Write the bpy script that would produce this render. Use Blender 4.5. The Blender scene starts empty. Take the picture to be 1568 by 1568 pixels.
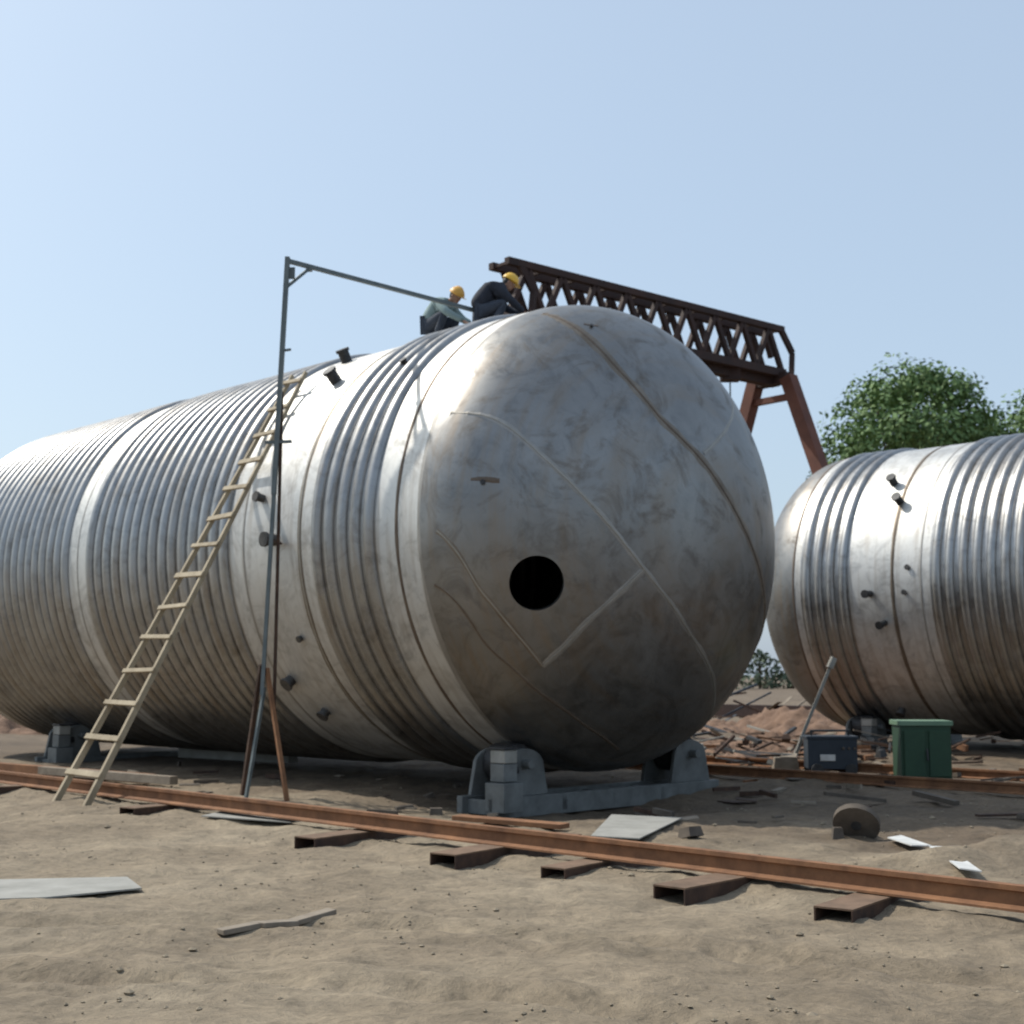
import bpy, bmesh, math, random
from mathutils import Vector, Matrix, noise
random.seed(7)
scene=bpy.context.scene
V=Vector
# ---------------------------------------------------------------- materials
def nt(name):
    m=bpy.data.materials.new(name); m.use_nodes=True
    t=m.node_tree; b=t.nodes["Principled BSDF"]
    return m,t,b
def add_noise(t,vec,scale,detail=6,rough=.6,dist=0.):
    n=t.nodes.new("ShaderNodeTexNoise"); n.inputs["Scale"].default_value=scale
    n.inputs["Detail"].default_value=detail; n.inputs["Roughness"].default_value=rough
    n.inputs["Distortion"].default_value=dist
    t.links.new(vec,n.inputs["Vector"]); return n.outputs["Fac"]
def ramp(t,fac,stops):
    r=t.nodes.new("ShaderNodeValToRGB"); e=r.color_ramp.elements
    while len(e)<len(stops): e.new(.5)
    for i,(p,c) in enumerate(stops):
        e[i].position=p; e[i].color=(c[0],c[1],c[2],1) if hasattr(c,'__len__') else (c,c,c,1)
    t.links.new(fac,r.inputs[0]); return r.outputs[0]
def mix(t,fac,a,b,mode='MIX'):
    m=t.nodes.new("ShaderNodeMix"); m.data_type='RGBA'; m.blend_type=mode
    def put(s,v):
        if isinstance(v,bpy.types.NodeSocket): t.links.new(v,s)
        elif hasattr(v,'__len__'): s.default_value=(v[0],v[1],v[2],1)
        elif s.type=='RGBA': s.default_value=(v,v,v,1)
        else: s.default_value=v
    put(m.inputs[0],fac); put(m.inputs[6],a); put(m.inputs[7],b); return m.outputs[2]
def mul(t,a,k):
    m=t.nodes.new("ShaderNodeMath"); m.operation='MULTIPLY'; t.links.new(a,m.inputs[0])
    if isinstance(k,bpy.types.NodeSocket): t.links.new(k,m.inputs[1])
    else: m.inputs[1].default_value=k
    return m.outputs[0]
def mapping(t,scale=(1,1,1),coord="Object"):
    tc=t.nodes.new("ShaderNodeTexCoord"); mp=t.nodes.new("ShaderNodeMapping")
    mp.inputs["Scale"].default_value=scale
    t.links.new(tc.outputs[coord],mp.inputs[0]); return mp.outputs[0]
def bump(t,b,h,strength,dist):
    n=t.nodes.new("ShaderNodeBump"); n.inputs["Strength"].default_value=strength; n.inputs["Distance"].default_value=dist
    t.links.new(h,n.inputs["Height"]); t.links.new(n.outputs[0],b.inputs["Normal"]); return n
def simple(name,c1,c2,scale=8,rough=.8,metal=0.,bs=.3,bd=.01,stretch=(1,1,1)):
    m,t,b=nt(name); v=mapping(t,stretch)
    f=add_noise(t,v,scale,8,.65)
    t.links.new(ramp(t,f,[(.3,c1),(.7,c2)]),b.inputs["Base Color"])
    b.inputs["Roughness"].default_value=rough; b.inputs["Metallic"].default_value=metal
    if bs: bump(t,b,add_noise(t,v,scale*5,4),bs,bd)
    return m
def steel(name,c1,c2,r1,r2,stain=.5,metal=1.0,grime=.5):
    m,t,b=nt(name); v=mapping(t)
    big=add_noise(t,v,.55,8,.65,.4)
    med=add_noise(t,v,2.2,10,.72,1.2)
    vs=mapping(t,(3.5,.35,.35)); streak=add_noise(t,vs,2.2,6,.6)
    col=ramp(t,big,[(.3,c1),(.7,c2)])
    g=ramp(t,med,[(.30,.60),(.5,1.0),(.8,1.12)])
    col=mix(t,.8,col,g,'MULTIPLY')
    col=mix(t,mul(t,ramp(t,streak,[(.48,0),(.72,1)]),stain),col,(.25,.195,.14))
    gr=add_noise(t,v,1.1,7,.7,2.0)
    gm=mul(t,ramp(t,gr,[(.52,0),(.68,1)]),grime)
    col=mix(t,gm,col,(.12,.10,.08))
    t.links.new(col,b.inputs["Base Color"])
    rr=ramp(t,med,[(.3,r1),(.7,r2)])
    t.links.new(mix(t,gm,rr,.7),b.inputs["Roughness"])
    inv=ramp(t,mix(t,.5,gm,med),[(.2,metal),(.75,metal*.72)])
    t.links.new(inv,b.inputs["Metallic"])
    bb=bump(t,b,add_noise(t,v,.9,3,.5),.35,.05)
    n2=t.nodes.new("ShaderNodeBump"); n2.inputs["Strength"].default_value=.15; n2.inputs["Distance"].default_value=.004
    t.links.new(add_noise(t,v,38,5),n2.inputs["Height"]); t.links.new(n2.outputs[0],bb.inputs["Normal"])
    return m
M_coil=steel("coil_steel",(.31,.31,.31),(.40,.40,.395),.33,.46,.5,1,.35)
M_band=steel("band_steel",(.52,.52,.51),(.64,.635,.61),.48,.60,.4,.80,.35)
M_head=steel("head_steel",(.20,.20,.198),(.30,.295,.285),.36,.52,.55,.95,.6)
M_weld=simple("weld_seam_metal",(.30,.28,.24),(.42,.40,.36),6,.5,.8,.4,.004)
M_tint=simple("heat_tinted_steel",(.15,.12,.09),(.27,.235,.195),2.5,.55,.8,.2,.003)
M_tintl=simple("ground_steel",(.26,.25,.23),(.37,.355,.335),2.5,.55,.85,.2,.003)
M_weldd=simple("weld_seam_tinted",(.10,.075,.06),(.18,.14,.105),5,.6,.6,.4,.004)
M_dark=simple("dark_metal",(.03,.03,.033),(.07,.07,.07),10,.55,.5)
M_stub=simple("nozzle_metal",(.06,.06,.06),(.13,.125,.12),10,.55,.7)
M_rust=simple("rusty_steel",(.13,.06,.03),(.30,.145,.068),4,.85,.1,.5,.006)
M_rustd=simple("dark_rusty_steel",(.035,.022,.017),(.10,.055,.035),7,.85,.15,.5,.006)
M_sleep=simple("lit_rusty_steel",(.10,.065,.042),(.22,.14,.09),4,.88,.1,.5,.006)
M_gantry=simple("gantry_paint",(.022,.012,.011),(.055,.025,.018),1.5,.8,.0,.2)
M_gleg=simple("gantry_leg_paint",(.10,.035,.022),(.17,.06,.035),1.5,.75,.0,.2)
M_pole=simple("grey_pole_paint",(.10,.125,.13),(.16,.185,.19),5,.6,.3,.2)
M_wood=simple("ladder_wood",(.23,.18,.115),(.42,.35,.24),4,.8,0,.4,.004,(1,1,.3))
M_plank=simple("weathered_plank",(.17,.135,.10),(.28,.235,.18),6,.85,0,.4,.005)
M_conc=simple("pale_grey_sheet",(.22,.215,.19),(.34,.33,.30),3,.85,0,.3)
M_greyst=simple("grey_frame_paint",(.11,.115,.112),(.20,.21,.205),4,.65,.2,.3)
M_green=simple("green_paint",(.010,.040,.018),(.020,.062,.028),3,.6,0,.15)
M_greent=simple("green_lit_lid",(.10,.18,.11),(.16,.25,.16),3,.6,0,.15)  # paler than green_paint: sunlit top put into the colour
M_blue=simple("navy_paint",(.014,.022,.034),(.028,.04,.055),3,.55,0,.15)
M_white=simple("white_sheet",(.42,.42,.40),(.66,.66,.64),4,.7,0,.2)
M_dirtred=simple("red_dirt",(.12,.07,.045),(.24,.15,.10),1.4,.95,0,.8,.05)
M_dusty=simple("dusty_steel",(.075,.06,.048),(.14,.115,.09),5,.9,.1,.4)
# ---------------------------------------------------------------- mesh builder
class MB:
    def __init__(s): s.v=[]; s.f=[]; s.m=[]; s.mats=[]
    def mi(s,m):
        if m not in s.mats: s.mats.append(m)
        return s.mats.index(m)
    def add(s,vs,fs,m):
        o=len(s.v); s.v+= [tuple(v) for v in vs]; k=s.mi(m)
        for f in fs: s.f.append([o+i for i in f]); s.m.append(k)
    def box(s,c,size,m,rot=None,taper=1.0):
        c=V(c); vs=[]
        for z in(-.5,.5):
            for x,y in((-.5,-.5),(.5,-.5),(.5,.5),(-.5,.5)):
                k=taper if z>0 else 1
                p=V((x*size[0]*k,y*size[1]*k,z*size[2]))
                if rot: p=rot@p
                vs.append(c+p)
        s.add(vs,[(3,2,1,0),(4,5,6,7),(0,1,5,4),(1,2,6,5),(2,3,7,6),(3,0,4,7)],m)
    def beam(s,p,q,w,h,m,up=V((0,0,1)),w2=None,h2=None):
        p=V(p);q=V(q);d=(q-p).normalized(); x=d.cross(up)
        if x.length<1e-3: x=d.cross(V((1,0,0)))
        x.normalize(); y=x.cross(d); w2=w2 or w; h2=h2 or h; vs=[]
        for b,ww,hh in((p,w,h),(q,w2,h2)):
            for i,j in((-.5,-.5),(.5,-.5),(.5,.5),(-.5,.5)): vs.append(b+x*i*ww+y*j*hh)
        s.add(vs,[(0,1,2,3),(7,6,5,4),(0,4,5,1),(1,5,6,2),(2,6,7,3),(3,7,4,0)],m)
    def tube(s,p,q,r,m,seg=12,r2=None,cap=True):
        p=V(p);q=V(q);d=(q-p).normalized(); x=d.cross(V((0,0,1)))
        if x.length<1e-3: x=V((1,0,0))
        x.normalize(); y=x.cross(d); r2=r if r2 is None else r2
        vs=[b+(x*math.cos(2*math.pi*i/seg)+y*math.sin(2*math.pi*i/seg))*rr for b,rr in((p,r),(q,r2)) for i in range(seg)]
        fs=[(i,seg+i,seg+(i+1)%seg,(i+1)%seg) for i in range(seg)]
        if cap: fs+=[tuple(range(seg)),tuple(range(2*seg-1,seg-1,-1))]
        s.add(vs,fs,m)
    def prism(s,pts,p,q,m,side,up):
        n=len(pts); vs=[V(b)+side*a+up*c for b in(p,q) for a,c in pts]
        fs=[(i,(i+1)%n,n+(i+1)%n,n+i) for i in range(n)]+[tuple(range(n-1,-1,-1)),tuple(range(n,2*n))]
        s.add(vs,fs,m)
    def obj(s,name,smooth=None,bevel=0,parent=None,loc=None,rotz=None):
        me=bpy.data.meshes.new(name); me.from_pydata(s.v,[],s.f)
        for m in s.mats: me.materials.append(m)
        me.polygons.foreach_set("material_index",s.m)
        bm=bmesh.new(); bm.from_mesh(me); bmesh.ops.recalc_face_normals(bm,faces=bm.faces); bm.to_mesh(me); bm.free()
        if smooth is not None:
            me.polygons.foreach_set("use_smooth",[True]*len(me.polygons)); me.set_sharp_from_angle(angle=math.radians(smooth))
        o=bpy.data.objects.new(name,me); scene.collection.objects.link(o)
        if bevel:
            b=o.modifiers.new("bevel",'BEVEL'); b.width=bevel; b.segments=2; b.limit_method='ANGLE'
        if parent: o.parent=parent
        if loc is not None: o.location=loc
        if rotz is not None: o.rotation_euler=(0,0,rotz)
        return o
def empty(name,loc=(0,0,0),rotz=0):
    e=bpy.data.objects.new(name,None); scene.collection.objects.link(e); e.location=loc; e.rotation_euler=(0,0,rotz); e.empty_display_size=.3; return e
# ---------------------------------------------------------------- site axes
A=math.radians(44.5)
hx=V((math.sin(A),-math.cos(A),0))       # along the tanks, towards the near heads
rx=V((math.cos(A),math.sin(A),0))        # across the tanks, away from the viewer
ROT=math.atan2(hx.y,hx.x)
def S(t,r,z=0): return hx*t+rx*r+V((0,0,z))
R=3.24; ZC=3.54
C1=S(-13.27,14.22,ZC); C2=S(-17.2,28.8,ZC)
# ---------------------------------------------------------------- ground
def gz(x,y):
    t=x*hx.x+y*hx.y; r=x*rx.x+y*rx.y
    n3=noise.noise(V((x*2.6,y*2.6,7)))
    z=0.05*noise.noise(V((x*.35,y*.35,0)))+.045*noise.noise(V((x*1.0,y*1.0,3)))+.032*n3+.020*abs(noise.noise(V((x*5,y*5,1))))
    z+=.012*noise.noise(V((x*12,y*12,5)))
    z+=.06*math.exp(-((r-8.6)/.28)**2)*(1 if t<6 else 0)
    z-=.17*math.exp(-(((t+12.2)/1.9)**2+((r-13.6)/3.0)**2)**2)
    m=noise.noise(V((x*1.3,y*1.3,9)))
    z+=(.26+.2*m)*math.exp(-((x-5.0)/1.0)**2-((y-12.4)/.55)**2)
    z+=(.13+.1*m)*math.exp(-((x-3.6)/.7)**2-((y-11.9)/.4)**2)
    z+=.12*max(0,noise.noise(V((x*.9,y*.9,13))))*(1/(1+math.exp(-max(-30,min(30,r-14.5)))))
    # old wheel ruts curving across the foreground
    dd=math.hypot(x+2.5,y-1.5)
    for o in(6.1,7.7):
        rr=dd-o-.12*noise.noise(V((x*.6,y*.6,31)))
        z-=(.05+.02*noise.noise(V((x*1.5,y*1.5,33))))*math.exp(-(rr/.13)**2); z+=.028*math.exp(-((rr-.27)/.10)**2)+.02*math.exp(-((rr+.27)/.10)**2)
        z+=.012*math.sin(math.atan2(y-1.5,x+2.5)*110)*math.exp(-(rr/.13)**4)
    d=math.hypot(x,y-14)
    k=max(0,min(1,(60-d)/30)); 
    return z*k
def axis(lo,hi,st,far):
    xs=[]; x=lo
    while x<hi: xs.append(x); x+=st
    s=st; a=xs[0]; left=[]
    while a>-far: s*=1.35; a-=s; left.append(a)
    s=st; b=xs[-1]; right=[]
    while b<far: s*=1.35; b+=s; right.append(b)
    return left[::-1]+xs+right
xs=axis(-10,12,.055,900); ys=axis(5.5,25,.055,1500)
vs=[(x,y,gz(x,y)) for y in ys for x in xs]; nx=len(xs)
fs=[(j*nx+i,j*nx+i+1,(j+1)*nx+i+1,(j+1)*nx+i) for j in range(len(ys)-1) for i in range(nx-1)]
me=bpy.data.meshes.new("ground"); me.from_pydata(vs,[],fs); me.polygons.foreach_set("use_smooth",[True]*len(fs))
m,t,b=nt("sandy_soil"); v=mapping(t)
f1=add_noise(t,v,.28,8,.6,.5); f2=add_noise(t,v,1.5,10,.75,.8); f3=add_noise(t,v,20,6,.7); f4=add_noise(t,v,6,8,.7,.5)
col=ramp(t,f1,[(.32,(.195,.150,.100)),(.52,(.275,.218,.148)),(.7,(.33,.270,.190))])
col=mix(t,.9,col,ramp(t,f2,[(.28,.5),(.43,.82),(.55,1.02),(.72,1.3)]),'MULTIPLY')
col=mix(t,.7,col,ramp(t,f4,[(.32,.62),(.5,1.0),(.7,1.2)]),'MULTIPLY')
col=mix(t,.6,col,ramp(t,f3,[(.3,.62),(.5,1.0),(.75,1.25)]),'MULTIPLY')
# tank shade painted into the soil colour, ragged edge, from the tank back
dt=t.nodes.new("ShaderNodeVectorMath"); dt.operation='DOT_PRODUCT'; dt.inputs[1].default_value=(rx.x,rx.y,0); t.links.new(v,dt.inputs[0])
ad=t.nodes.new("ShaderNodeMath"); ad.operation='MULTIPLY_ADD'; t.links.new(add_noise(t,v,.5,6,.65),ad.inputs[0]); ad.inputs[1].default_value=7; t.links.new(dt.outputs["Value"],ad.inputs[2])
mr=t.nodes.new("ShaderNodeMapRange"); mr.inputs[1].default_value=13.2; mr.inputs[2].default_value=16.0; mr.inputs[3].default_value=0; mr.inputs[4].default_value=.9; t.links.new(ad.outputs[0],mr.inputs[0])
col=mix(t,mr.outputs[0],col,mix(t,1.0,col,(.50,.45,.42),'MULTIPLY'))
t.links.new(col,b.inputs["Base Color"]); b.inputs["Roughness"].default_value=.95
bb=bump(t,b,f2,.8,.06)
b3=t.nodes.new("ShaderNodeBump"); b3.inputs["Strength"].default_value=.8; b3.inputs["Distance"].default_value=.03
t.links.new(f4,b3.inputs["Height"]); t.links.new(b3.outputs[0],bb.inputs["Normal"])
b2=t.nodes.new("ShaderNodeBump"); b2.inputs["Strength"].default_value=.8; b2.inputs["Distance"].default_value=.015
t.links.new(f3,b2.inputs["Height"]); t.links.new(b2.outputs[0],b3.inputs["Normal"])
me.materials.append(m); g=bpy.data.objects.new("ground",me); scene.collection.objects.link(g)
# ---------------------------------------------------------------- tanks
BH=2.02
def tank(name,loc,x0,x1,zones,manhole=False):
    root=empty(name,loc,ROT)
    def coil(xc):
        w=.094; hh=.070
        return [(xc+w*math.cos(math.pi*(1-k/8)),R+hh*math.sin(math.pi*k/8)) for k in range(9)]
    xcur=x0; segs=[]
    for a,b_ in zones:
        n=max(1,int(round((b_-a)/.285))); pitch=(b_-a)/n
        cs=[a+pitch*(i+.5) for i in range(n)]
        segs.append((xcur,a,'band')); segs.append((a,b_,cs)); xcur=b_
    segs.append((xcur,x1,'band'))
    NS=224
    mb=MB()
    def strip(pr,mat):
        vs=[]; n=len(pr)
        for (x,r) in pr:
            for i in range(NS):
                an=2*math.pi*i/NS
                rr=r+.014*noise.noise(V((x*.6,math.cos(an)*2.2,math.sin(an)*2.2)))
                vs.append((x,rr*math.cos(an),rr*math.sin(an)))
        fs=[(k*NS+i,k*NS+(i+1)%NS,(k+1)*NS+(i+1)%NS,(k+1)*NS+i) for k in range(n-1) for i in range(NS)]
        mb.add(vs,fs,mat)
    for s0,s1,kind in segs:
        if kind=='band':
            n=max(2,int((s1-s0)/.3)+1); strip([(s0+(s1-s0)*k/(n-1),R) for k in range(n)],M_band)
        else:
            pr=[(s0,R)]
            for c in kind: pr+=coil(c+random.uniform(-.008,.008))
            pr.append((s1,R)); strip(pr,M_coil)
    o=mb.obj("shell",None,parent=root)
    mesh=o.data; mesh.polygons.foreach_set("use_smooth",[True]*len(mesh.polygons)); mesh.set_sharp_from_angle(angle=math.radians(50))
    def head(xb,sgn,hole,nm):
        NR,NA=(90,340) if hole else (30,120)
        bm=bmesh.new(); rows=[]
        top=bm.verts.new((xb+sgn*BH,0,0))
        for k in range(1,NR+1):
            ph=math.pi/2*k/NR
            rows.append([bm.verts.new((xb+sgn*BH*math.cos(ph),R*math.sin(ph)*math.cos(2*math.pi*i/NA),R*math.sin(ph)*math.sin(2*math.pi*i/NA))) for i in range(NA)])
        for i in range(NA): bm.faces.new((top,rows[0][i],rows[0][(i+1)%NA]))
        for k in range(NR-1):
            for i in range(NA): bm.faces.new((rows[k][i],rows[k+1][i],rows[k+1][(i+1)%NA],rows[k][(i+1)%NA]))
        if hole:
            mc=V((0,-2.42,-.83)); mc.x=xb+BH*math.sqrt(1-(2.42**2+.83**2)/R**2)
            nn=V(((mc.x-xb)/BH**2,mc.y/R**2,mc.z/R**2)).normalized(); MR=.335
            def rad(p):
                d=p-mc; return (d-nn*d.dot(nn)).length
            kill=[f for f in bm.faces if all(rad(v.co)<MR and (v.co-mc).length<.6 for v in f.verts)]
            bmesh.ops.delete(bm,geom=kill,context='FACES')
            bnd=[v for v in bm.verts if v.is_boundary and (v.co-mc).length<.7]
            for v in bnd:
                d=v.co-mc; d=d-nn*d.dot(nn); q=mc+d.normalized()*MR
                Sx=lambda u:V((u.x/BH,u.y/R,u.z/R)); O=Sx(q-V((xb,0,0))); D=Sx(nn)
                aa=D.dot(D);b_=2*O.dot(D);c_=O.dot(O)-1; tt=(-b_+math.sqrt(max(0,b_*b_-4*aa*c_)))/2/aa
                v.co=q+nn*tt
            ed=[e for e in bm.edges if e.is_boundary and all((v.co-mc).length<.7 for v in e.verts)]
            r=bmesh.ops.extrude_edge_only(bm,edges=ed)
            for v in [g_ for g_ in r['geom'] if isinstance(g_,bmesh.types.BMVert)]: v.co-=nn*.10
        bmesh.ops.recalc_face_normals(bm,faces=bm.faces)
        me=bpy.data.meshes.new(nm); bm.to_mesh(me); bm.free(); me.materials.append(M_head)
        me.polygons.foreach_set("use_smooth",[True]*len(me.polygons)); me.set_sharp_from_angle(angle=math.radians(45))
        ob=bpy.data.objects.new(nm,me); scene.collection.objects.link(ob); ob.parent=root
    head(x1,1,manhole,"near_head"); head(x0,-1,False,"far_head")
    return root
def surf(xb,n_,z_):
    q=max(0.,1-(n_*n_+z_*z_)/R**2); p=V((xb+BH*math.sqrt(q),-n_,z_))
    nn=V(((p.x-xb)/BH**2,p.y/R**2,p.z/R**2)).normalized(); return p,nn
def ribbon(mb,pts,w,mat,xb,lift=.006,ragged=.25):
    P=[]
    for a,b_ in zip(pts[:-1],pts[1:]):
        k=max(2,int(math.hypot(a[0]-b_[0],a[1]-b_[1])/.06))
        for i in range(k): P.append((a[0]+(b_[0]-a[0])*i/k,a[1]+(b_[1]-a[1])*i/k))
    P.append(pts[-1])
    for _ in range(10):
        P=[P[0]]+[((P[i-1][0]+2*P[i][0]+P[i+1][0])/4,(P[i-1][1]+2*P[i][1]+P[i+1][1])/4) for i in range(1,len(P)-1)]+[P[-1]]
    Q=[surf(xb,*p) for p in P]; vs=[]
    for i,(p,nn) in enumerate(Q):
        d=(Q[min(i+1,len(Q)-1)][0]-Q[max(i-1,0)][0]).normalized(); sd=d.cross(nn).normalized()
        w1=w*(1+ragged*noise.noise(p*4)); w2=w*(1+ragged*noise.noise(p*4+V((5,5,5))))
        for k,l,ww in((-.5,-.001,w1),(-.3,lift,w1),(.3,lift,w2),(.5,-.001,w2)): vs.append(p+sd*ww*k+nn*l)
    fs=[(4*i+j,4*i+j+1,4*i+j+5,4*i+j+4) for i in range(len(Q)-1) for j in range(3)]
    mb.add(vs,fs,mat)
def seam(mb,pts,w,tint,bead,xb,bw=.028):
    ribbon(mb,pts,w,tint,xb,.0025,.5); ribbon(mb,pts,bw,bead,xb,.009,.3)
def ringweld(mb,x,w,mat,lift=.006,r=R):
    NS=160; vs=[]
    for dx,l in((-.5,-.002),(-.25,lift),(.25,lift),(.5,-.002)):
        for i in range(NS):
            an=2*math.pi*i/NS; l2=l+.014*noise.noise(V((x*.6,math.cos(an)*2.2,math.sin(an)*2.2)))
            vs.append((x+dx*w*(1+.3*noise.noise(V((x,8*math.cos(an),8*math.sin(an))))),(r+l2)*math.cos(an),(r+l2)*math.sin(an)))
    mb.add(vs,[(k*NS+i,k*NS+(i+1)%NS,(k+1)*NS+(i+1)%NS,(k+1)*NS+i) for k in range(3) for i in range(NS)],mat)
def nozzle(mb,x,th,ln,r,mat,cap=True,tilt=0):
    th=math.radians(th); d=V((0,-math.cos(th),math.sin(th))); p=V((x,0,0))+d*(R-.03); 
    q=p+d*(ln+.03)+V((tilt,0,0)); mb.tube(p,q,r,mat,20)
    if cap: mb.tube(p+(q-p)*.86,q+(q-p).normalized()*.012,r*1.25,mat,20)
T1=tank("storage_tank",C1,-14.3,.45,[(-14.0,-8.7),(-8.1,-3.75),(-1.78,-.38)],True)
mb=MB(); XB=.45
seam(mb,[(1.40,2.86),(1.36,2.66),(1.16,2.02),(.72,1.35),(0,.81),(-.66,.18),(-1.43,-.56),(-2.2,-1.35),(-2.6,-1.8)],.16,M_tint,M_weldd,XB,.04)
seam(mb,[(2.93,1.33),(2.76,1.30),(2.38,.71),(1.76,0),(1.15,-.63),(.19,-1.42),(-.58,-1.95),(-1.4,-2.7)],.085,M_tintl,M_weld,XB,.022)
seam(mb,[(1.15,-.63),(1.79,-1.27),(2.11,-1.82)],.10,M_tintl,M_weld,XB,.022)
seam(mb,[(3.2,-.18),(2.91,-.88),(2.55,-1.36),(2.11,-1.82)],.07,M_tint,M_weld,XB,.022)
seam(mb,[(-1.52,2.0),(-.9,1.5),(.0,.95)],.07,M_tintl,M_weld,XB,.02)
seam(mb,[(3.12,-.83),(2.67,-1.58),(2.05,-2.12),(1.29,-2.55),(.5,-2.9)],.05,M_tint,M_weldd,XB,.018)
mb.obj("head_seams",None,parent=T1)
mb=MB(); ringweld(mb,.02,.07,M_weldd,.010); ringweld(mb,.45,.09,M_tintl); ringweld(mb,-2.05,.12,M_tint,.004); ringweld(mb,-2.05,.03,M_weld,.012); ringweld(mb,-3.4,.06,M_tintl); ringweld(mb,-8.4,.05,M_tintl)
for x,th,ln,r,mt in((-2.57,46,.20,.085,M_dark),(-3.28,62,.20,.085,M_dark),(-3.0,10,.13,.06,M_stub),(-2.63,-1,.18,.085,M_stub),(-3.13,-38,.12,.085,M_stub),(-2.87,-49,.10,.075,M_stub),(-2.42,-26,.04,.04,M_stub),(-1.0,46,.08,.04,M_dark)):
    nozzle(mb,x,th,ln,r,mt)
for q,sc in(((2.93,.39),1.0),((1.10,2.63),.8)):   # burnt lug stubs on the head
    p,n_=surf(XB,*q); mb.tube(p-n_*.02,p+n_*.03,.03*sc,M_dark,14)
    pts=[(q[0]-.13*sc,q[1]+.02),(q[0],q[1]),(q[0]+.08*sc,q[1]+.04)]
    ribbon(mb,pts,.07*sc,M_weldd,XB,.005,1.2)
mb.obj("nozzles_and_girth_welds",40,parent=T1)
T2=tank("storage_tank.001",C2,0,14.3,[(.2,1.42),(3.3,8.0),(8.6,13.9)])
mb=MB(); ringweld(mb,0.02,.06,M_weldd,.008); ringweld(mb,2.45,.12,M_tint,.004); ringweld(mb,2.45,.03,M_weldd,.012); ringweld(mb,3.1,.05,M_tintl)
for x,th,ln,r,mt in((2.10,42,.20,.085,M_dark),(2.41,32,.20,.085,M_dark),(1.93,-4,.24,.07,M_dark),(2.18,-15,.24,.07,M_dark),(2.81,5,.04,.045,M_stub),(2.72,-4,.04,.045,M_stub),(1.78,-55,.14,.08,M_stub)):
    nozzle(mb,x,th,ln,r,mt)
mb.obj("nozzles_and_girth_welds",40,parent=T2)
# ---------------------------------------------------------------- tank rotators (roller cradles)
def rotator(name,t,r0,near=-2.15):
    root_mb=MB(); z0=-.17
    def P(dt,dr,z): return S(t+dt,r0+dr,z)
    for dt in(-.28,.28):
        root_mb.beam(P(dt,near-.15,z0+.13),P(dt,2.3,z0+.13),.10,.26,M_greyst)
    for dr in(near,-1.0,0,1.0,2.2): root_mb.beam(P(-.33,dr,z0+.13),P(.33,dr,z0+.13),.10,.18,M_greyst)
    for sg in(-1,1):
        dr=sg*1.70; zc=.485
        for dt in(-.3,.22):
            pts=[]
            for k in range(13):
                an=math.pi*k/12; pts.append((math.cos(an)*.36,zc-.02+math.sin(an)*.22))
            pts+=[(-.44,.09),(.44,.09)]
            root_mb.prism(pts,P(dt,dr,0),P(dt+.06,dr,0),M_greyst,rx,V((0,0,1)))
        root_mb.tube(P(-.22,dr,zc),P(.2,dr,zc),.255,M_dark,28)
        root_mb.tube(P(-.4,dr,zc),P(.42,dr,zc),.06,M_greyst,14)
    RR=Matrix.Rotation(ROT,3,'Z')
    root_mb.box(P(.36,near+.02,.10),(.34,.34,.36),M_greyst,RR)
    root_mb.box(P(.32,near+.05,.40),(.24,.24,.22),M_greyst,RR)
    root_mb.box(P(.32,near+.05,.60),(.26,.22,.16),M_conc,RR)
    root_mb.box(P(.32,near+.05,.70),(.30,.26,.03),M_dark,RR)
    root_mb.tube(P(.3,near,.40),P(.3,near+.3,.42),.05,M_dark,12)
    return root_mb.obj(name,35,bevel=.008)
rotator("tank_rotator",-12.80,14.22); rotator("tank_rotator",-24.6,14.22)
rotator("tank_rotator",-16.4,28.8); rotator("tank_rotator",-6.0,28.8)
# ---------------------------------------------------------------- rails and sleepers
def rail(name,t0,t1,r,z,mat,k=1.0):
    pts=[(-.07,0),(.07,0),(.07,.014),(.012,.03),(.010,.105),(.036,.115),(.036,.145),(-.036,.145),(-.036,.115),(-.010,.105),(-.012,.03),(-.07,.014)]
    mb=MB(); n=24; vs=[]; m_=len(pts)
    for j in range(n+1):
        tt=t0+(t1-t0)*j/n; wob=.02*noise.noise(V((tt*.15,r,0)))
        vs+=[S(tt,r+wob+a*k,z+c*k+.01*noise.noise(V((tt*.2,r,5)))) for a,c in pts]
    fs=[(j*m_+i,j*m_+(i+1)%m_,(j+1)*m_+(i+1)%m_,(j+1)*m_+i) for j in range(n) for i in range(m_)]
    fs+=[tuple(range(m_)),tuple(range(n*m_,n*m_+m_))]
    mb.add(vs,fs,mat); return mb.obj(name,None)
rail("crane_rail",-60,4,8.62,.115,M_rust,1.1)
rail("crane_rail",-60,6,17.6,.06,M_rust); rail("crane_rail",-60,6,19.7,.06,M_rust)
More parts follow.
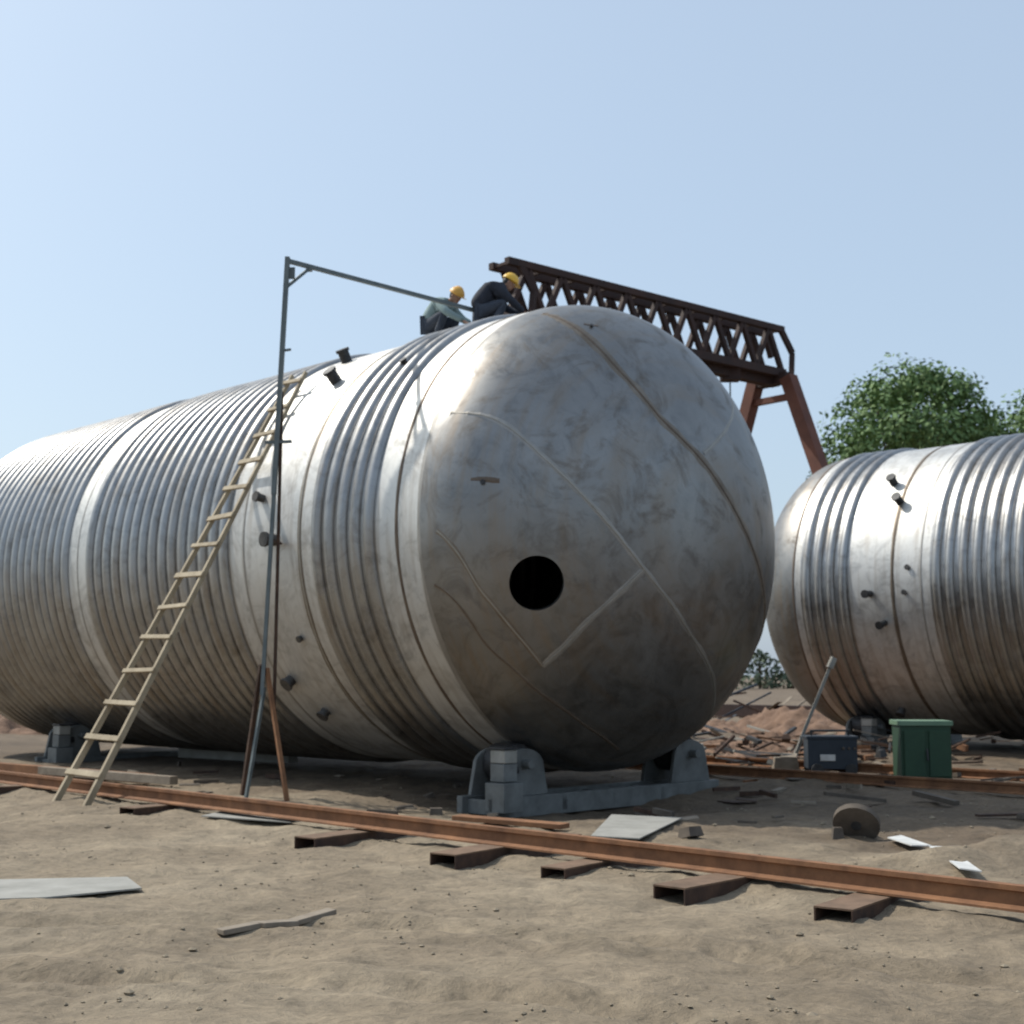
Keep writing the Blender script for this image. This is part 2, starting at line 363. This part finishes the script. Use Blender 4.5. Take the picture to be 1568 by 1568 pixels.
for t_,r0,L_,w_ in((-14.6,8.05,1.4,.26),(-10.9,7.84,1.8,.28),(-8.96,7.85,1.9,.28),(-7.8,8.0,1.5,.24),(-6.47,7.78,1.9,.28),(-5.2,7.9,1.5,.27),(-3.2,7.8,1.8,.27),(-18.5,7.9,1.7,.26),(-1.0,7.8,1.8,.27)):
    mb=MB(); ang=random.uniform(-.18,.18); w=w_; hgt=.15; th=.012
    d=(rx*math.cos(ang)+hx*math.sin(ang)); sd=(hx*math.cos(ang)-rx*math.sin(ang)); up=V((0,0,1)); p=S(t_+w/2,r0,-.035+random.uniform(-.025,.01)); q=p+d*L_
    def slab(a0,a1,c0,c1,m_): mb.prism([(a0,c0),(a1,c0),(a1,c1),(a0,c1)],p,q,m_,sd,up)
    slab(-w/2,w/2,hgt-th,hgt,M_sleep); slab(-w/2,w/2,0,th,M_rustd)  # paler top, darker base and sides: sun and shade put into the colours
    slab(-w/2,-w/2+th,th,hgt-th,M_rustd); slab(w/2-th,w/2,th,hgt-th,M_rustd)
    mb.obj("rail_sleeper",None)
# ---------------------------------------------------------------- loose timber / plates
def plank(name,p,q,w,h,mat): 
    mb=MB(); mb.beam(p,q,w,h,mat); return mb.obj(name,None,bevel=.004)
def gp(x,y,dz=0): return V((x,y,gz(x,y)+dz))
def plate(name,pts,mat,th=.012,dz=.03):
    mb=MB(); n=len(pts); z=max(gz(*p) for p in pts)+dz
    vs=[(p[0],p[1],z-th+.01*((i%2))) for i,p in enumerate(pts)]+[(p[0],p[1],z+.01*(i%2)) for i,p in enumerate(pts)]
    mb.add(vs,[tuple(range(n-1,-1,-1)),tuple(range(n,2*n))]+[(i,(i+1)%n,n+(i+1)%n,n+i) for i in range(n)],mat); return mb.obj(name,None)
mb=MB(); P0=[(-1.82,8.80),(-1.62,8.98),(-1.45,9.28),(-1.22,9.55)]
for a_,b_,w_ in zip(P0[:-1],P0[1:],(.09,.13,.10)): mb.beam(gp(*a_,.03),gp(*b_,.03),w_,.035,M_plank)
mb.obj("timber_plank",None,bevel=.006)
plate("steel_plate",[(-4.6,9.75),(-3.3,9.95),(-2.75,10.45),(-3.0,10.95),(-3.9,10.85),(-4.7,10.7)],M_conc,.012,.0)
plate("steel_plate",[(.76,13.5),(1.2,13.2),(1.85,15.2),(1.1,15.45)],M_conc)
plate("steel_plate",[(-3.4,15.3),(-2.3,14.55),(-2.1,15.0),(-3.2,15.95)],M_conc,.012,.03)
plate("white_scrap",[(3.62,13.5),(3.78,13.6),(3.85,12.85),(3.65,12.8)],M_white,.01,.04)
plate("white_scrap",[(3.75,12.6),(3.88,12.5),(3.68,11.0),(3.54,11.1)],M_white,.01,.03)
plank("timber_beam",(-6.3,26.6,.16),(-3.9,24.8,.16),.22,.2,M_conc)
plank("timber_beam",gp(-9.3,23.9,.1),gp(-5.4,20.9,.1),.16,.14,M_rust)
plank("timber_beam",gp(-7.6,22.5,.08),gp(-4.9,20.2,.10),.14,.12,M_plank)
plank("timber_plank",gp(.55,14.5,.05),gp(-.6,15.2,.07),.2,.05,M_rust)
mb=MB(); c=gp(3.42,13.9,.11); mb.tube(c,c+V((.02,.05,.04)),.23,M_dusty,32); mb.tube(c-V((.004,.012,.004)),c+V((.03,.07,.035)),.05,M_dark,20); mb.box(gp(3.5,14.15,.06),(.3,.3,.14),M_dusty,None,.7)
mb.box(gp(3.22,13.85,.04),(.12,.1,.12),M_dusty,None,.7)
mb.obj("steel_disc",35)
def scrap(name,n,region,mats,smin,smax,lift=0):
    mb=MB()
    for _ in range(n):
        t_=random.uniform(region[0],region[1]); r_=random.uniform(region[2],region[3]); p=S(t_,r_); z=gz(p.x,p.y)+random.uniform(0,lift)
        k=random.random(); an=random.uniform(0,6.3); d=V((math.cos(an),math.sin(an),random.uniform(-.06,.12+lift*.5))); L=random.uniform(smin,smax)
        mt=random.choice(mats)
        if k<.5: mb.beam(V((p.x,p.y,z+.04)),V((p.x,p.y,z+.05))+d*L,random.uniform(.03,.1),random.uniform(.02,.07),mt)
        elif k<.75: mb.beam(V((p.x,p.y,z+.02)),V((p.x,p.y,z+.03))+d*L*.5,random.uniform(.1,.3),.012,mt)
        else:
            rr=Matrix.Rotation(an,3,'Z')@Matrix.Rotation(random.uniform(-.5,.5),3,'X'); s_=random.uniform(.06,.18)
            mb.box(V((p.x,p.y,z+s_*.3)),(s_,s_*random.uniform(.6,1.5),s_*random.uniform(.4,.9)),mt,rr,random.uniform(.6,1))
    return mb.obj(name,None)
scrap("scrap_debris",70,(-14,-5,14.5,22.5),[M_rust,M_rustd,M_plank,M_dusty,M_rustd,M_dusty],.2,.9)
scrap("scrap_debris",190,(-19.5,-12.5,18,28),[M_rustd,M_rustd,M_plank,M_conc,M_dark,M_rust],.3,1.6,.3)
scrap("scrap_debris",32,(-24,-8,9.6,13.5),[M_rustd,M_plank,M_dusty,M_dusty],.1,.45)
scrap("scrap_debris",110,(-34,-24,22,40),[M_dark,M_rustd,M_blue,M_plank],.6,2.6,.9)
mb=MB()
ico=[V(v_) for v_ in((0,0,1),(.9,0,.3),(.28,.85,.3),(-.72,.53,.3),(-.72,-.53,.3),(.28,-.85,.3),(.5,.4,-.5),(-.5,.4,-.5),(0,-.6,-.5))]
icf=[(0,1,2),(0,2,3),(0,3,4),(0,4,5),(0,5,1),(1,6,2),(2,6,7),(2,7,3),(3,7,4),(4,7,8),(4,8,5),(5,8,1),(1,8,6)]
M_peb=simple("soil_clod",(.18,.145,.10),(.30,.25,.18),3,.95,0,.3)
for _ in range(3200):
    x=random.uniform(-7,8); y=6.5+15*random.random()**1.4
    if noise.noise(V((x*.6,y*.6,21)))<-.1: continue
    s_=random.uniform(.005,.016)*(1+1.8*(random.random()**12)); an=random.uniform(0,6.3); rm=Matrix.Rotation(an,3,'Z')
    sc=V((random.uniform(.7,1.4),random.uniform(.7,1.3),random.uniform(.5,.9)))
    mb.add([rm@V((v_.x*sc.x,v_.y*sc.y,v_.z*sc.z))*s_+V((x,y,gz(x,y)+s_*.15)) for v_ in ico],icf,M_peb)
mb.obj("gravel",None)
def mound(name,c,sx,sy,h,seed,mat):
    n=70; vs=[];fs=[]
    for j in range(n+1):
        for i in range(n+1):
            u=i/n*2-1; w=j/n*2-1; r_=math.hypot(u,w); x=c[0]+u*sx; y=c[1]+w*sy
            z=h*max(0,1-r_**1.6)*(1+.7*noise.noise(V((x*.8,y*.8,seed))))+.3*h*noise.noise(V((x*3,y*3,seed)))*(r_<1)+.10*noise.noise(V((x*9,y*9,seed)))
            vs.append((x,y,z-.14))
    fs=[(j*(n+1)+i,j*(n+1)+i+1,(j+1)*(n+1)+i+1,(j+1)*(n+1)+i) for j in range(n) for i in range(n)]
    mb=MB(); mb.add(vs,fs,mat); return mb.obj(name,180)
mound("dirt_mound",(5.6,30),2.6,3.0,.42,2,M_dirtred); mound("dirt_mound",(9.5,41),5,4,.7,5,M_dirtred); mound("dirt_mound",(4.3,26.0),1.3,1.7,.25,8,M_dirtred)
mound("dirt_mound",(-14,42),8,4,1.2,4,M_dirtred)
# ---------------------------------------------------------------- ladder
mb=MB(); b0=V((-5.47,17.23,-.02)); t0=S(-16.72,11.93,6.12); side=hx
bl,br=b0-side*.40,b0+side*.40; tl,tr=t0-side*.17,t0+side*.17
mb.beam(bl,tl,.08,.06,M_wood,side,.055,.045); mb.beam(br,tr,.08,.06,M_wood,side,.055,.045)
N=14
for k in range(N):
    f=(k+.9)/(N+.3); p=bl.lerp(tl,f); q=br.lerp(tr,f); e=(q-p).normalized()*.06; p=p-e+V((0,0,random.uniform(-.02,.02)));q=q+e
    off=(t0-b0).cross(side).normalized()*-.045
    mb.beam(p+off,q+off,random.uniform(.055,.08),.03,M_wood,off)
mb.obj("wooden_ladder",None,bevel=.004)
# ---------------------------------------------------------------- pole with swing arm
mb=MB(); top=V((-3.05,18.1,7.2)); mid=V((-3.17,18.1,4.0)); low=V((-3.27,18.1,1.35))
arm=V((-.52,20.4,7.12))
mb.beam(low,mid,.05,.05,M_pole); mb.beam(mid,top+V((0,0,.05)),.085,.06,M_pole)
mb.beam(V((-3.12,18.16,1.2)),V((-3.1,18.16,5.4)),.04,.04,M_rustd)
mb.beam(low+V((-.02,0,.4)),V((-3.58,18.5,0)),.05,.05,M_rustd); mb.beam(low+V((.03,0,.1)),V((-3.42,17.9,-.02)),.04,.04,M_pole)
mb.beam(low+V((.05,.03,.35)),V((-2.84,17.67,-.02)),.05,.05,M_rust)
mb.beam(top,arm,.055,.055,M_pole)
d=(arm-top).normalized(); mb.beam(top+V((0,0,-.36)),top+d*.36+V((0,0,-.02)),.04,.04,M_pole); mb.beam(top+d*.36,top+d*.36+V((0,0,-.06)),.09,.06,M_pole)
mb.box(top+d*.05+V((0,0,-.16)),(.12,.03,.16),M_pole)
mb.beam(V((-3.12,18.1,5.95)),V((-2.98,18.1,5.97)),.03,.03,M_pole)
mb.beam(V((-3.3,18.1,4.7)),V((-2.95,18.14,4.72)),.04,.04,M_pole)
mb.beam(V((-3.22,18.1,3.4)),V((-3.2,18.9,3.42)),.03,.03,M_rustd)
mb.tube(arm,arm+V((.02,0,-.32)),.02,M_dark,8)
mb.obj("welding_boom_pole",None)
# ---------------------------------------------------------------- gantry crane
mb=MB(); GL=V((-.07,37.2,13.1)); GR=V((8.98,44.8,13.1)); gd=(GR-GL).normalized(); gp_=V((gd.y,-gd.x,0)); W=.7; H=1.5; L=(GR-GL).length; NB=9
def GP(s_,side_,z): return GL+gd*s_+gp_*side_+V((0,0,z))
for sd in(0,W):
    mb.beam(GP(-.1,-sd,0),GP(L+.1,-sd,0),.2,.2,M_gantry); mb.beam(GP(-.1,-sd,-H),GP(L+.1,-sd,-H),.26,.26,M_gantry)
    for k in range(NB):
        s0=L*k/NB; s1=L*(k+1)/NB; sm=(s0+s1)/2
        mb.beam(GP(s0,-sd,-H+.08),GP(sm,-sd,-.06),.15,.15,M_gantry); mb.beam(GP(sm,-sd,-.06),GP(s1,-sd,-H+.08),.15,.15,M_gantry)
for k in range(NB+1):
    s0=L*k/NB
    mb.beam(GP(s0,-.06,-H),GP(s0,-W+.06,-H),.1,.1,M_gantry)
    mb.beam(GP(s0,-.06,-.02),GP(s0,-W+.06,-.02),.08,.08,M_gantry)
mb.beam(GP(-.1,-W/2,-H-.22),GP(L+.1,-W/2,-H-.22),.34,.34,M_gantry)
for s_ in(.25,L-.1):
    a1=GP(s_,.35,-H-.2); a2=GP(s_,-W-.35,-H-.2)
    mb.beam(a1,a2,.36,.36,M_gantry)
    mb.beam(GP(s_+.1,0,0),GP(s_+.55,.1,-.75),.16,.16,M_gantry); mb.beam(GP(s_+.55,.1,-.75),GP(s_+.35,.2,-H-.2),.16,.16,M_gantry)
    mb.beam(GP(s_+.1,-W,0),GP(s_+.55,-W-.1,-.75),.16,.16,M_gantry)
    f1=GP(s_,4.4,-13.1+.45); f2=GP(s_,-W-4.4,-13.1+.45)
    mb.beam(a1,f1,.42,.42,M_gleg,gd); mb.beam(a2,f2,.42,.42,M_gleg,gd)
    mb.beam(a1.lerp(f1,.06),a2.lerp(f2,.06),.2,.2,M_gleg); mb.beam(a1.lerp(f1,.65),a2.lerp(f2,.65),.2,.2,M_gleg)
    mb.beam(f1+gp_*.6,f2-gp_*.6,.4,.4,M_gantry)
    for ff in(f1,f2): mb.tube(ff+V((0,0,-.28))-gd*.08,ff+V((0,0,-.28))+gd*.08,.2,M_dark,18)
hk=GP(L-2.2,-W/2,-H-.3); mb.box(hk,(.6,.5,.4),M_gantry); mb.tube(hk,hk+V((0,0,-1.9)),.025,M_dark,8); mb.box(hk+V((0,0,-2.0)),(.3,.2,.35),M_dark)
mb.obj("gantry_crane",None)
# ---------------------------------------------------------------- green cabinet, welding set, shovel
RZ=Matrix.Rotation(math.radians(-4),3,'Z')
mb=MB(); c=V((6.04,20.5,0))
mb.box(c+V((0,0,.47)),(.72,.6,.82),M_green,RZ); mb.box(c+V((0,0,.915)),(.78,.66,.07),M_greent,RZ); mb.box(c+V((-.19,-.31,.48)),(.3,.02,.66),M_green,RZ); mb.box(c+V((.17,-.33,.48)),(.3,.02,.66),M_green,RZ)
mb.tube(c+V((-.02,-.34,.55)),c+V((-.02,-.37,.38)),.015,M_dark,8)
for dx in(-.28,.28): mb.box(c+V((dx,0,.03)),(.08,.55,.07),M_dark,RZ)
mb.obj("green_cabinet",None,bevel=.012)
mb=MB(); c=V((5.15,22.5,0))
mb.box(c+V((0,0,.36)),(.78,.5,.48),M_blue,RZ); mb.box(c+V((0,0,.62)),(.82,.54,.04),M_blue,RZ); mb.box(c+V((-.1,-.26,.30)),(.24,.012,.10),M_white,RZ)
for dx in(-.27,.27):
    for dy in(-.27,.27): mb.tube(c+V((dx,dy-.02,.11)),c+V((dx,dy+.02,.11)),.10,M_dark,18)
mb.tube(c+V((-.3,0,.64)),c+V((-.3,0,.72)),.018,M_dark); mb.tube(c+V((.3,0,.64)),c+V((.3,0,.72)),.018,M_dark); mb.tube(c+V((-.32,0,.72)),c+V((.32,0,.72)),.018,M_dark)
for k in range(3): mb.tube(c+V((.15+.09*k,-.25,.45)),c+V((.15+.09*k,-.29,.45)),.022,M_dusty,12)
mb.obj("welding_machine",None,bevel=.008)
mb=MB(); mb.beam((4.55,23.0,.02),(5.3,22.9,1.8),.055,.05,M_conc); mb.beam((4.60,22.98,.12),(4.78,22.96,.55),.20,.05,M_conc); mb.tube((5.27,22.9,1.73),(5.35,22.9,1.9),.06,M_conc,10); mb.box((4.5,22.9,.12),(.45,.3,.3),M_plank,RZ,.8)
mb.obj("shovel",None)
# ---------------------------------------------------------------- trees
def leafmat(name,c1,c2):
    m,t,b=nt(name); v=mapping(t); f=add_noise(t,v,.9,4)
    t.links.new(ramp(t,f,[(.35,c1),(.65,c2)]),b.inputs["Base Color"]); b.inputs["Roughness"].default_value=.75
    return m
M_leaf=leafmat("leaves",(.085,.155,.045),(.16,.25,.085)); M_leaf2=leafmat("far_leaves",(.07,.10,.06),(.11,.14,.085))
M_bark=simple("bark",(.06,.045,.03),(.13,.10,.07),6,.9)
def leaf(mb,p,s_,m_,out=None):
    n_=V((random.gauss(0,.6),random.gauss(0,.6),random.gauss(0,.6)+.5))
    if out is not None: n_+=out*1.1
    n_.normalize(); u=n_.orthogonal().normalized(); u.rotate(Matrix.Rotation(random.uniform(0,6.3),3,n_)); w=n_.cross(u)
    mb.add([p-u*s_,p+w*s_*.55,p+u*s_,p-w*s_*.55],[(0,1,2,3)],m_)
def tree(x,y,hgt,rad,seed,dens=1.0):
    random.seed(seed); mb=MB(); base=V((x,y,-.1)); fork=V((x+.2,y,hgt*.38)); cz=hgt-rad*1.02
    mb.tube(base,fork,.32,M_bark,12,.22)
    tips=[]
    for k in range(14):
        an=k*2.4+random.uniform(-.3,.3); el=random.uniform(-.1,1.3); rr=rad*random.uniform(.5,.75)
        q=V((x+math.cos(an)*math.cos(el)*rr,y+math.sin(an)*math.cos(el)*rr,cz+math.sin(el)*rr))
        mb.tube(fork-V((0,0,random.uniform(0,1))),q,.12,M_bark,8,.03); tips.append((q,rad*random.uniform(.26,.34)))
    for k in range(64):
        an=random.uniform(0,6.3); el=math.asin(random.uniform(-.6,1)); rr=rad*random.uniform(.66,.92)
        q=V((x+math.cos(an)*math.cos(el)*rr,y+math.sin(an)*math.cos(el)*rr,cz+math.sin(el)*rr)); tips.append((q,rad*random.uniform(.11,.24)))
    for q,cr in tips:
        for j in range(int(40+2600*dens*(cr/rad)**2)):
            d=V((random.gauss(0,1),random.gauss(0,1),random.gauss(0,.85))); d=d.normalized()*cr*random.uniform(.6,1.12)
            leaf(mb,q+d,random.uniform(.09,.17),M_leaf,d.normalized())
    return mb.obj("deciduous_tree",None)
tree(17.5,60,15.6,4.4,11,1.2); tree(20.8,64,14.4,4.0,14,.8); tree(25.2,61,15.1,4.8,12,1.2); tree(31,63,15.5,5,13,.5)
random.seed(5); mb=MB()
for k in range(150):
    x=-110+k*2.2+random.uniform(-1,1); y=170+random.uniform(-8,8); h_=random.uniform(4,6.5); 
    mb.tube((x,y,-.2),(x,y,h_*.6),.2,M_bark,6)
    for j in range(170):
        u=random.random(); rr=3.2*math.sin(math.pi*(.3+.65*u)); an=random.uniform(0,6.3); q=random.random()**.5
        leaf(mb,V((x+math.cos(an)*rr*q,y+math.sin(an)*rr*q,h_*(.02+.98*u))),random.uniform(.3,.5),M_leaf2)
mb.obj("distant_trees",None)
# ---------------------------------------------------------------- workers
M_skin=simple("skin",(.34,.19,.13),(.40,.24,.17),6,.6,0,0); M_hair=simple("hair",(.01,.01,.01),(.02,.018,.015),9,.6,0,0)
M_helm=simple("yellow_helmet",(.70,.40,.03),(.78,.47,.05),3,.45,0,0); M_helm2=simple("orange_helmet",(.58,.28,.04),(.66,.36,.06),3,.45,0,0)
M_teal=simple("teal_workwear",(.18,.25,.25),(.28,.36,.36),7,.9,0,.3); M_navy=simple("dark_workwear",(.014,.018,.028),(.03,.035,.05),7,.9,0,.3)
M_red=simple("red_cloth",(.30,.05,.03),(.4,.08,.05),7,.9,0,.3); M_trous=simple("work_trousers",(.03,.04,.06),(.06,.07,.09),7,.9,0,.3); M_boot=simple("boots",(.015,.013,.012),(.04,.03,.025),7,.7,0,.2)
def skin(name,pts,edges,rad,mat,parent,sub=2,root=0):
    me=bpy.data.meshes.new(name); me.from_pydata(pts,edges,[]); o=bpy.data.objects.new(name,me); scene.collection.objects.link(o)
    md=o.modifiers.new("skin",'SKIN'); md.use_smooth_shade=True
    if not len(me.skin_vertices):
        bm=bmesh.new(); bm.from_mesh(me); bm.verts.layers.skin.verify(); bm.to_mesh(me); bm.free()
    sv=me.skin_vertices[0].data
    for i,r_ in enumerate(rad):
        sv[i].radius=(r_,r_) if not hasattr(r_,'__len__') else r_; sv[i].use_root=(i==root)
    s_=o.modifiers.new("sub",'SUBSURF'); s_.levels=sub; s_.render_levels=sub
    me.materials.append(mat); o.parent=parent; return o
def worker(loc,rot,cj,ct,hm,lift=0.):
    W_=empty("construction_worker",loc,rot)
    L_=lift
    P=[(-.22,0,.33),(-.20,0,.48+L_*.4),(-.06,0,.64+L_*.8),(.06,0,.70+L_),(.13,0,.745+L_),
       (.04,.17,.68+L_),(.20,.24,.46+L_*.6),(.42,.13,.32+L_*.3),
       (.04,-.17,.68+L_),(.22,-.25,.47+L_*.6),(.45,-.11,.30+L_*.3)]
    skin("jacket",P,[(0,1),(1,2),(2,3),(3,4),(3,5),(5,6),(6,7),(3,8),(8,9),(9,10)],[(.20,.17),(.20,.17),(.21,.17),(.16,.13),.065,.085,.065,.05,.085,.065,.05],cj,W_,2)
    Q=[(-.22,0,.31),(-.18,.11,.29),(.16,.20,.44),(-.02,.17,.10),(-.18,-.11,.29),(.17,-.20,.42),(-.01,-.17,.10)]
    skin("trousers",Q,[(0,1),(1,2),(2,3),(0,4),(4,5),(5,6)],[.15,.105,.08,.055,.105,.08,.055],ct,W_,2)
    for sy in(-1,1):
        skin("boot_"+("left" if sy>0 else "right"),[(-.06,.17*sy,.07),(.03,.175*sy,.045),(.17,.185*sy,.035)],[(0,1),(1,2)],[.055,.048,.04],M_boot,W_,2)
        wr=V((.42,.13,.32+L_*.3)) if sy>0 else V((.45,-.11,.30+L_*.3))
        pts=[wr,wr+V((.05,-.01*sy,-.035)),wr+V((.10,-.02*sy,-.06))]; 
        skin("palm_"+("left" if sy>0 else "right"),[tuple(p) for p in pts],[(0,1),(1,2)],[.028,(.036,.02),(.036,.018)],M_skin,W_,2)
        for k in range(4):
            o0=wr+V((.09,(-.02+(.03-.02*k))*sy,-.055)); l=[.075,.085,.08,.06][k]
            skin("finger_%d_%s"%(k+1,"l" if sy>0 else "r"),[tuple(o0),tuple(o0+V((l*.45,0,-.012))),tuple(o0+V((l*.7,0,-.04))),tuple(o0+V((l*.6,0,-.068)))],[(0,1),(1,2),(2,3)],[.009,.009,.008,.007],M_skin,W_,1)
        o0=wr+V((.045,-.045*sy,-.03)); skin("thumb_"+("l" if sy>0 else "r"),[tuple(o0),tuple(o0+V((.035,-.02*sy,-.02))),tuple(o0+V((.065,-.018*sy,-.04)))],[(0,1),(1,2)],[.011,.010,.008],M_skin,W_,1)
    hc=V((.235,0,.80+L_)); mb=MB(); tilt=Matrix.Rotation(math.radians(32),3,'Y')
    skin("neck",[(.11,0,.73+L_),(.19,0,.765+L_)],[(0,1)],[.058,.052],M_skin,W_,2)
    def ball(c,s3,mat,n=16,zmin=-1.0):
        vs=[]
        for j in range(n+1):
            ph=math.pi*j/n; z=max(math.cos(ph),zmin)
            for i in range(2*n):
                an=math.pi*i/n; r_=math.sin(ph) if math.cos(ph)>=zmin else math.sqrt(1-zmin*zmin)*max(0,(1+math.cos(ph))/(1+zmin) if zmin>-1 else 0)
                vs.append(hc+tilt@(V(c)+V((r_*math.cos(an)*s3[0],r_*math.sin(an)*s3[1],z*s3[2]))))
        m_=2*n
        fs=[(j*m_+i,j*m_+(i+1)%m_,(j+1)*m_+(i+1)%m_,(j+1)*m_+i) for j in range(n) for i in range(m_)]
        mb.add(vs,fs,mat)
    ball((0,0,0),(.092,.076,.105),M_skin); ball((.035,0,-.055),(.055,.052,.055),M_skin)
    ball((.096,0,-.012),(.018,.012,.024),M_skin,8); ball((.086,0,-.058),(.010,.024,.008),M_red,8)
    for sy in(-1,1):
        ball((.082,.032*sy,.016),(.012,.014,.009),M_white,8); ball((.091,.032*sy,.016),(.005,.006,.006),M_hair,6); ball((-.005,.078*sy,-.005),(.02,.010,.03),M_skin,8)
        ball((.084,.032*sy,.034),(.008,.018,.004),M_hair,6)
    ball((-.022,0,.015),(.085,.080,.10),M_hair)
    ball((0,0,.035),(.135,.115,.125),hm,16,0.0)
    ball((.03,0,.035),(.165,.125,.012),hm,12)
    ball((0,0,.10),(.11,.018,.075),hm,10)
    mb.obj("head_and_helmet",50,parent=W_)
    return W_
zt=ZC+R+.05
worker(S(-15.85,14.05,zt-.02),ROT+.25,M_teal,M_trous,M_helm2,-.08)
worker(S(-14.75,14.10,zt-.03),ROT+.9,M_navy,M_trous,M_helm,-.03)
# ---------------------------------------------------------------- light, sky, camera
l=V((-.575,.318,.754)).normalized()
sd=bpy.data.lights.new("sun",'SUN'); sd.energy=4.0; sd.angle=math.radians(.9); sd.color=(1,.95,.86)
so=bpy.data.objects.new("sun",sd); scene.collection.objects.link(so); so.rotation_mode='QUATERNION'; so.rotation_quaternion=l.to_track_quat('Z','Y'); so.location=(-20,10,30)
w=bpy.data.worlds.new("World"); scene.world=w; w.use_nodes=True; t=w.node_tree
sk=t.nodes.new("ShaderNodeTexSky"); sk.sky_type='NISHITA'; sk.sun_disc=False; sk.sun_elevation=math.asin(l.z); sk.sun_rotation=math.atan2(l.x,l.y)
sk.air_density=1.0; sk.dust_density=3.0; sk.ozone_density=1.0; sk.altitude=50
tint=mix(t,1.0,sk.outputs[0],(1.0,1.10,1.07),'MULTIPLY')
hz=mix(t,.5,tint,(5.3,6.4,7.9))
bg=t.nodes["Background"]; bg.inputs[1].default_value=.13; t.links.new(hz,bg.inputs[0])
cd=bpy.data.cameras.new("camera"); cd.sensor_width=36; cd.lens=36*2100/1568; cd.clip_end=4000; cd.clip_start=.1
cd.dof.use_dof=True; cd.dof.focus_distance=4.5; cd.dof.aperture_fstop=5.6
co=bpy.data.objects.new("camera",cd); scene.collection.objects.link(co); co.location=(0,0,1.6); co.rotation_euler=(math.radians(90)+math.atan(251/2100),0,0)
scene.camera=co
scene.view_settings.view_transform='Standard'; scene.view_settings.look='None'; scene.view_settings.exposure=0
